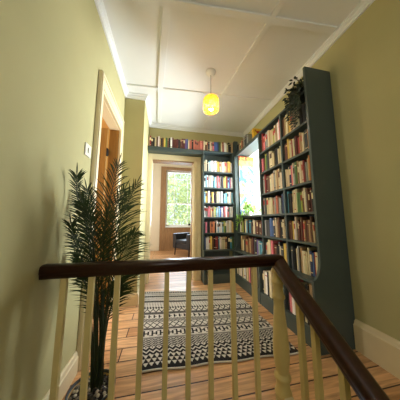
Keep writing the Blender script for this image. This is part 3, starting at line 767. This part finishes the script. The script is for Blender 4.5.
# ================================================================== POTTED PALM
PC = Vector((-.357, 1.122)); PT = -.880
pp = thing('potted_palm', 'potted palm with long dark fronds behind the railing by the left wall', 'plant', (PC.x, PC.y, FZ))
m = MB(); R_ = .112
m.lathe(PC.x, PC.y, [(R_*.78, FZ+.001), (R_*.86, FZ+.01), (R_*.97, FZ+.08), (R_, PT-.012), (R_*.93, PT-.012), (R_*.92, PT-.05)], 36, 0, True, True, False); m.build('pot', M['pot_gold'], pp)
m = MB(); m.lathe(PC.x, PC.y, [(R_*1.0, PT-.010), (R_*1.03, PT-.008), (R_*1.03, PT), (R_*.96, PT+.001), (R_*.92, PT-.03)], 36, 0, True, False, False); m.build('rim', M['pot_dark'], pp)
m = MB(); m.lathe(PC.x, PC.y, [(R_*.915, PT-.05), (R_*.91, PT-.022), (.01, PT-.018)], 28); m.build('soil', M['soil'], pp)
m = MB()
for k in range(150):
    a = random.random()*6.283; r = R_*.86*math.sqrt(random.random()); x, y = PC.x+r*math.cos(a), PC.y+r*math.sin(a)
    s = random.uniform(.006, .012); z = PT-.016
    g = random.choice([(46,42,38),(46,42,38),(56,50,44),(80,70,60),(120,106,88),(196,180,152)]); c = srgb(*g)
    ax = (s*random.uniform(.8, 1.3), s*random.uniform(.8, 1.3), s*.6); vs = []; fs = []
    for ph in (-.9, 0, .9):
        for q in range(6): th = q*math.pi/3+k; vs.append((x+ax[0]*math.cos(ph)*math.cos(th), y+ax[1]*math.cos(ph)*math.sin(th), z+ax[2]*math.sin(ph)))
    for i in range(2):
        for q in range(6): q2 = (q+1) % 6; fs.append((i*6+q, i*6+q2, (i+1)*6+q2, (i+1)*6+q))
    fs += [tuple(range(5, -1, -1)), tuple(range(12, 18))]; m.add(vs, fs, 0, c, True)
o = m.build('pebbles', M['print'], pp); o['kind'] = 'stuff'
def bez(P, t):
    n = len(P)-1
    # Catmull-Rom through the points
    s = t*n; i = min(int(s), n-1); f = s-i
    p0, p1, p2, p3 = P[max(i-1, 0)], P[i], P[i+1], P[min(i+2, n)]
    return .5*((2*p1)+(p2-p0)*f+(2*p0-5*p1+4*p2-p3)*f*f+(3*p1-p0-3*p2+p3)*f**3)
def frond(pts, start, Lmax, n=27, flat=None, sag=.34, wd=.0072):
    P = [at(x, y, 1, d) for x, y, d in pts]
    P = [Vector((max(p.x, XL+.05), p.y, p.z)) for p in P]
    P[0].x = PC.x+(P[0].x-PC.x)*.8; P[0].y = PC.y+random.uniform(-.03, .03)
    m = MB(); K = 22
    path = [bez(P, k/K) for k in range(K+1)]
    m.tube(path, [.0052*(1-.65*k/K) for k in range(K+1)], 6, 1)
    view = Vector(flat) if flat else Vector((random.uniform(-.5, .5), -1, random.uniform(-.2, .5)))
    for k in range(n):
        t = start+(1-start)*(k+.5)/n; p = bez(P, t); tg = (bez(P, min(1, t+.02))-bez(P, t-.02)).normalized()
        s = (t-start)/(1-start); L = Lmax*1.28*(.55+.45*math.sin(math.pi*min(1, s*1.25+.12)))*(1 if s < .8 else 1-(s-.8)*2.2)
        side = tg.cross(view).normalized(); nr = side.cross(tg)
        for sg in (-1, 1):
            f = .85-.45*s+random.uniform(-.07, .07)
            d = (tg*.95+side*sg*f*.98+nr*random.uniform(-.2, .2)).normalized()
            q = p+d*L
            if q.x < XL+.012 and d.x < 0: L *= max(.15, (p.x-XL-.012)/(-d.x*L))
            m.blade(p, d, nr, L, wd, sag*random.uniform(.6, 1.3), 0)
    if True:
        tg = (P[-1]-bez(P, .97)).normalized(); m.blade(P[-1], tg, view, Lmax*.5, wd, .1, 0)
    m.v = [(max(v[0], XL+.006), max(v[1], 1.006) if -.29 < v[2] < -.18 else v[1], v[2]) for v in m.v]
    return m.build('frond', [M['palm'], M['stem']], pp)
YP = PC.y
FR = [
 ([(95,386,YP),(93,290,YP),(86,225,1.14),(77,195,1.13),(67,176,1.11)], .34, .19),
 ([(99,386,YP),(102,280,YP),(105,230,1.12),(111,195,1.11),(118,166,1.10)], .30, .21),
 ([(103,386,YP),(108,290,YP),(115,240,1.13),(125,210,1.12),(136,185,1.10)], .34, .19),
 ([(93,384,YP),(91,300,YP),(83,262,1.13),(74,240,1.12),(64,226,1.10)], .34, .18),
 ([(102,384,YP),(108,305,YP),(116,268,1.14),(125,248,1.14),(134,234,1.13)], .34, .19),
 ([(97,386,YP-.02),(97,300,1.11),(94,250,1.10),(90,222,1.09),(85,205,1.08)], .32, .19),
 ([(95,384,YP+.02),(91,310,1.17),(84,280,1.18),(78,264,1.18),(70,256,1.18)], .34, .17),
 ([(101,382,YP+.03),(108,320,1.18),(116,292,1.2),(122,278,1.2),(130,270,1.2)], .34, .17),
 ([(98,384,YP),(104,300,1.15),(110,240,1.18),(116,208,1.18),(124,190,1.18)], .32, .20),
 ([(98,386,YP),(98,300,1.12),(100,262,1.10),(103,238,1.08),(108,214,1.06)], .30, .19),
 ([(96,382,YP+.03),(95,290,1.2),(92,235,1.23),(90,208,1.23),(87,190,1.22)], .32, .19),
 ([(97,384,YP),(95,300,1.16),(90,240,1.18),(84,212,1.18),(77,196,1.18)], .32, .18),
 ([(99,384,YP),(100,330,1.15),(98,300,1.14),(92,282,1.12),(84,272,1.10)], .30, .15),
 ([(101,384,YP),(105,330,1.15),(109,305,1.14),(114,292,1.13),(121,285,1.12)], .30, .15),
]
for pts, s0, L in FR: frond(pts, s0, L)
for (xa, xb, yb) in ((95, 96, 300), (101, 103, 290)):
    m = MB(); a = at(xa, 384, 1, YP); b = at(xb, yb, 1, YP); m.tube([a, a.lerp(b, .5)+Vector((.004, .004, 0)), b], [.011, .009, .007], 8); m.build('stem', M['stem'], pp)

# ================================================================== LEAFY PLANTS
def leaf_cloud(mb, pts, n, L, W, spread, droop=.4):
    for p in pts:
        for _ in range(n):
            d = Vector((random.gauss(0, 1), random.gauss(0, 1), random.gauss(.1, 1))).normalized()
            q = Vector(p)+d*(spread*random.random()**.5)
            mb.blade(q, (d+Vector((0, 0, -droop*random.random()))).normalized(), (random.gauss(0, 1), random.gauss(0, 1), random.gauss(0, 1)+.3), L*random.uniform(.7, 1.25), W*random.uniform(.8, 1.2), .2, 0, 4)
# dark trailing plant on top of the tall bookcase
px_, py_ = 1.325, 1.335
tp = thing('trailing_plant', 'dark bushy houseplant trailing from the top of the tall bookcase', 'plant', (px_, py_, 1.2035))
m = MB(); m.lathe(px_, py_, [(.036, 1.2036), (.042, 1.21), (.05, 1.275), (.046, 1.275), (.044, 1.262), (.002, 1.26)], 20); m.build('pot', M['pot_dark'], tp)
m = MB(); pts = []
for k in range(40):
    pts.append((px_-.03+random.gauss(0, .034), py_+random.gauss(0, .055), 1.315+random.gauss(0, .042)))
pts = [(x, max(min(y, 1.44), 1.25), min(max(z, 1.245), 1.40)) for x, y, z in pts]
leaf_cloud(m, pts, 7, .038, .022, .03)
m.build('foliage', M['ivy'], tp)
for (yv, zl) in ((1.255, 1.03), (1.285, .96), (1.315, .91), (1.345, .90), (1.375, .95), (1.41, 1.02)):
    m = MB(); path = [Vector((px_-.03, (yv+py_)/2, 1.285)), Vector((XF-.02, yv, 1.255)), Vector((XF-.035, yv, 1.18)), Vector((XF-.03, yv+.008, (1.18+zl)/2)), Vector((XF-.032, yv, zl))]
    m.tube(path, .0022, 5, 1)
    for t in range(16):
        p = bez(path, .3+.7*t/15)
        for sg in (-1, 1):
            d = Vector((-.5*random.random(), sg*random.uniform(.4, 1), random.uniform(-.7, .3)))
            m.blade(p, d, (-1, random.uniform(-.4, .4), random.uniform(-.3, .5)), .032*random.uniform(.7, 1.2), .019, .2, 0, 4)
    m.v = [(min(x, XF-.006) if z < 1.2 else x, y, z) for x, y, z in m.v]
    m.build('vine', [M['ivy'], M['stem']], tp)
# pale plant on the window sill
vx, vy = 1.36, 2.62
vp = thing('sill_plant', 'pale green leafy plant in a white pot trailing over the window sill', 'plant', (vx, vy, .0805))
m = MB(); m.lathe(vx, vy, [(.038, .0806), (.046, .09), (.054, .15), (.050, .15), (.046, .135), (.002, .132)], 20); m.build('pot', M['pot_white'], vp)
m = MB(); pts = [(vx-.02+random.gauss(0, .07), vy-.05+random.gauss(0, .10), .20+random.gauss(0, .045)) for k in range(34)]
pts = [(max(1.25, x), min(max(y, 2.36), 2.70), max(.12, z)) for x, y, z in pts]
leaf_cloud(m, pts, 5, .042, .024, .03, .6)
m.v = [(x, min(y, W1-.02), max(z, .083) if x > XF-.004 else z) for x, y, z in m.v]
m.build('foliage', M['vine'], vp)
for (yv, zl) in ((2.70, -.06), (2.62, -.02), (2.54, .02), (2.74, -.14)):
    m = MB(); path = [Vector((vx-.03, vy, .15)), Vector((XF-.01, yv, .13)), Vector((XF-.03, yv, .07)), Vector((XF-.03, yv-.008, (.07+zl)/2)), Vector((XF-.032, yv, zl))]
    m.tube(path, .002, 5, 1)
    for t in range(9):
        p = bez(path, .35+.65*t/8)
        for sg in (-1, 1):
            m.blade(p, (-.5*random.random(), sg*random.uniform(.4, 1), random.uniform(-.8, .1)), (-1, random.uniform(-.4, .4), .3), .036*random.uniform(.7, 1.2), .020, .2, 0, 4)
    m.v = [(min(x, XF-.006) if z < .085 else x, min(y, W1-.03), z) for x, y, z in m.v]
    m.build('vine', [M['vine'], M['stem']], vp)

# ================================================================== ARMCHAIR in the far room
ac = thing('armchair', 'black leather armchair with dark legs in the far room', 'armchair', (.76, 5.20, FZ))
cx_, cyy, ang = .76, 5.20, math.radians(33)
ca, sa = math.cos(ang), math.sin(ang)
def W(u, v, z): return (cx_+u*ca-v*sa, cyy+u*sa+v*ca, z)      # u: towards the back of the chair (+x), v: across
def cbox(m, u0, v0, z0, u1, v1, z1):
    vs = [W(u, v, z) for z in (z0, z1) for u, v in ((u0, v0), (u1, v0), (u1, v1), (u0, v1))]
    m.add(vs, [(3,2,1,0),(4,5,6,7),(0,1,5,4),(1,2,6,5),(2,3,7,6),(3,0,4,7)]); return m
zb = FZ+.20
cbox(MB(), -.33, -.24, zb, .30, .24, FZ+.34).build('seat_frame', M['leather'], ac, .015)
cbox(MB(), -.36, -.235, FZ+.342, .21, .235, FZ+.46).build('seat_cushion', M['leather'], ac, .03)
cbox(MB(), .215, -.24, FZ+.342, .36, .24, FZ+.86).build('backrest', M['leather'], ac, .03)
cbox(MB(), -.36, -.375, zb, .36, -.242, FZ+.63).build('armrest', M['leather'], ac, .025)
cbox(MB(), -.36, .242, zb, .36, .375, FZ+.63).build('armrest', M['leather'], ac, .025)
for u, v in ((-.30, -.31), (-.30, .31), (.30, -.31), (.30, .31)):
    m = MB(); p0 = W(u, v, zb); p1 = W(u*1.04, v*1.03, FZ+.001)
    m.tube([p1, p0], [.014, .022], 10); m.build('leg', M['dark_wood'], ac)
m = MB(); pts = []
cu = thing('cushion', 'mustard cushion leaning on the black armchair', 'cushion', W(.12, 0, FZ+.47))
NQ = 9
for sgn in (-1, 1):
    vs = []; fs = []
    for i in range(NQ):
        for j in range(NQ):
            a = i/(NQ-1)*2-1; b = j/(NQ-1)*2-1
            th = .055*(1-a*a)**.5*(1-b*b)**.5
            vs.append(W(.115+sgn*th+.06*(b*.5), a*.18-.05, FZ+.65+b*.17))
    for i in range(NQ-1):
        for j in range(NQ-1): fs.append((i*NQ+j, (i+1)*NQ+j, (i+1)*NQ+j+1, i*NQ+j+1))
    m.add(vs, fs, 0, None, True)
m.build('cover', M['mustard'], cu)

# ================================================================== GARDEN beyond the far window
m = MB(); m.box(-14, 6.5, -4.2, 16, 30, -4.0); o = m.build('lawn', M['lawn']); o['kind'] = 'structure'
def tree(x, y, h, r, label, seed):
    random.seed(seed)
    t = thing('garden_tree', label, 'tree', (x, y, -4.0))
    m = MB(); m.tube([(x, y, -3.999), (x+.1, y, -2.6), (x-.05, y+.1, -.6)], [.2, .15, .06], 10); m.build('trunk', M['bark'], t)
    m = MB()
    for k in range(5200):
        d = Vector((random.gauss(0, 1), random.gauss(0, 1), random.gauss(0, 1))).normalized()*(random.random()**.4)
        p = Vector((x+d.x*r, y+d.y*r*.7, h*.25+d.z*(h*.5+2.4)*.8))
        m.blade(p, (random.gauss(0, 1), random.gauss(0, 1), random.gauss(-.3, 1)), (random.gauss(0, 1), random.gauss(0, 1), random.gauss(0, 1)), random.uniform(.10, .18), .085, .2, 0, 4)
    o = m.build('foliage', M['tree'], t)
tree(.9, 10.0, 4.2, 1.9, 'pale green tree seen through the middle of the far window', 3)
tree(3.4, 14.2, 4.6, 2.4, 'pale green tree at the right edge of the far window', 4)
tree(-1.3, 14.6, 4.4, 2.2, 'pale green tree at the left edge of the far window', 5)

# ================================================================== LIGHT
def area(name, loc, rot, sx, sy, power, col):
    l = bpy.data.lights.new(name, 'AREA'); l.shape = 'RECTANGLE'; l.size = sx; l.size_y = sy; l.energy = power; l.color = col
    o = bpy.data.objects.new(name, l); COL.objects.link(o); o.location = loc; o.rotation_euler = rot; return o
R = math.radians
area('daylight_right_window', (XO+.45, 2.62, (WB+WT)/2+.05), (0, R(90), 0), 1.4, 1.2, 325, (.86, .94, 1.0))
area('daylight_far_window', ((G0+G1)/2, YF+.40, (GB+GT)/2), (R(-90), 0, 0), 1.1, 2.0, 80, (.66, .83, 1.0))
area('fill_far_room_side', (-1.75, 4.6, .6), (0, R(-90), 0), 1.6, 1.2, 36, (1, .97, .93))  # added fill to brighten the far wall and armchair; no window on this side
area('daylight_side_room', (-2.35, 1.5, .3), (0, R(-90), 0), 1.4, 1.2, 38, (1, .95, .86))
area('fill_stairwell', (.35, YN+.05, .7), (R(90), 0, 0), 1.4, 1.3, 11, (1, .98, .95))  # unseen weak fill added behind the camera; no stair window is built
pt = bpy.data.lights.new('bulb_glow', 'POINT'); pt.energy = 5; pt.color = (1, .92, .78); pt.shadow_soft_size = .03
o = bpy.data.objects.new('bulb_glow', pt); COL.objects.link(o); o.location = (LXp, LYp, 1.235)
sun = bpy.data.lights.new('sun', 'SUN'); sun.energy = 9; sun.angle = .01; sun.color = (1, .96, .88)
o = bpy.data.objects.new('sun', sun); COL.objects.link(o); o.rotation_euler = (R(38), R(-12), 0)
w = bpy.data.worlds.new('sky'); scn.world = w; w.use_nodes = True
bg = w.node_tree.nodes['Background']; bg.inputs['Color'].default_value = (.72, .86, 1, 1); bg.inputs['Strength'].default_value = 1.0

# ================================================================== CAMERA
cam = bpy.data.cameras.new('camera'); cam.sensor_width = 36; cam.lens = F/400*36; cam.clip_start = .02
co = bpy.data.objects.new('camera', cam); COL.objects.link(co)
mtx = Matrix((RT, UP, -FW)).transposed().to_4x4(); co.matrix_world = mtx
scn.camera = co
scn.view_settings.view_transform = 'Standard'; scn.view_settings.look = 'None'; scn.view_settings.gamma = 1; scn.view_settings.use_curve_mapping = False
scn.view_settings.exposure = .44
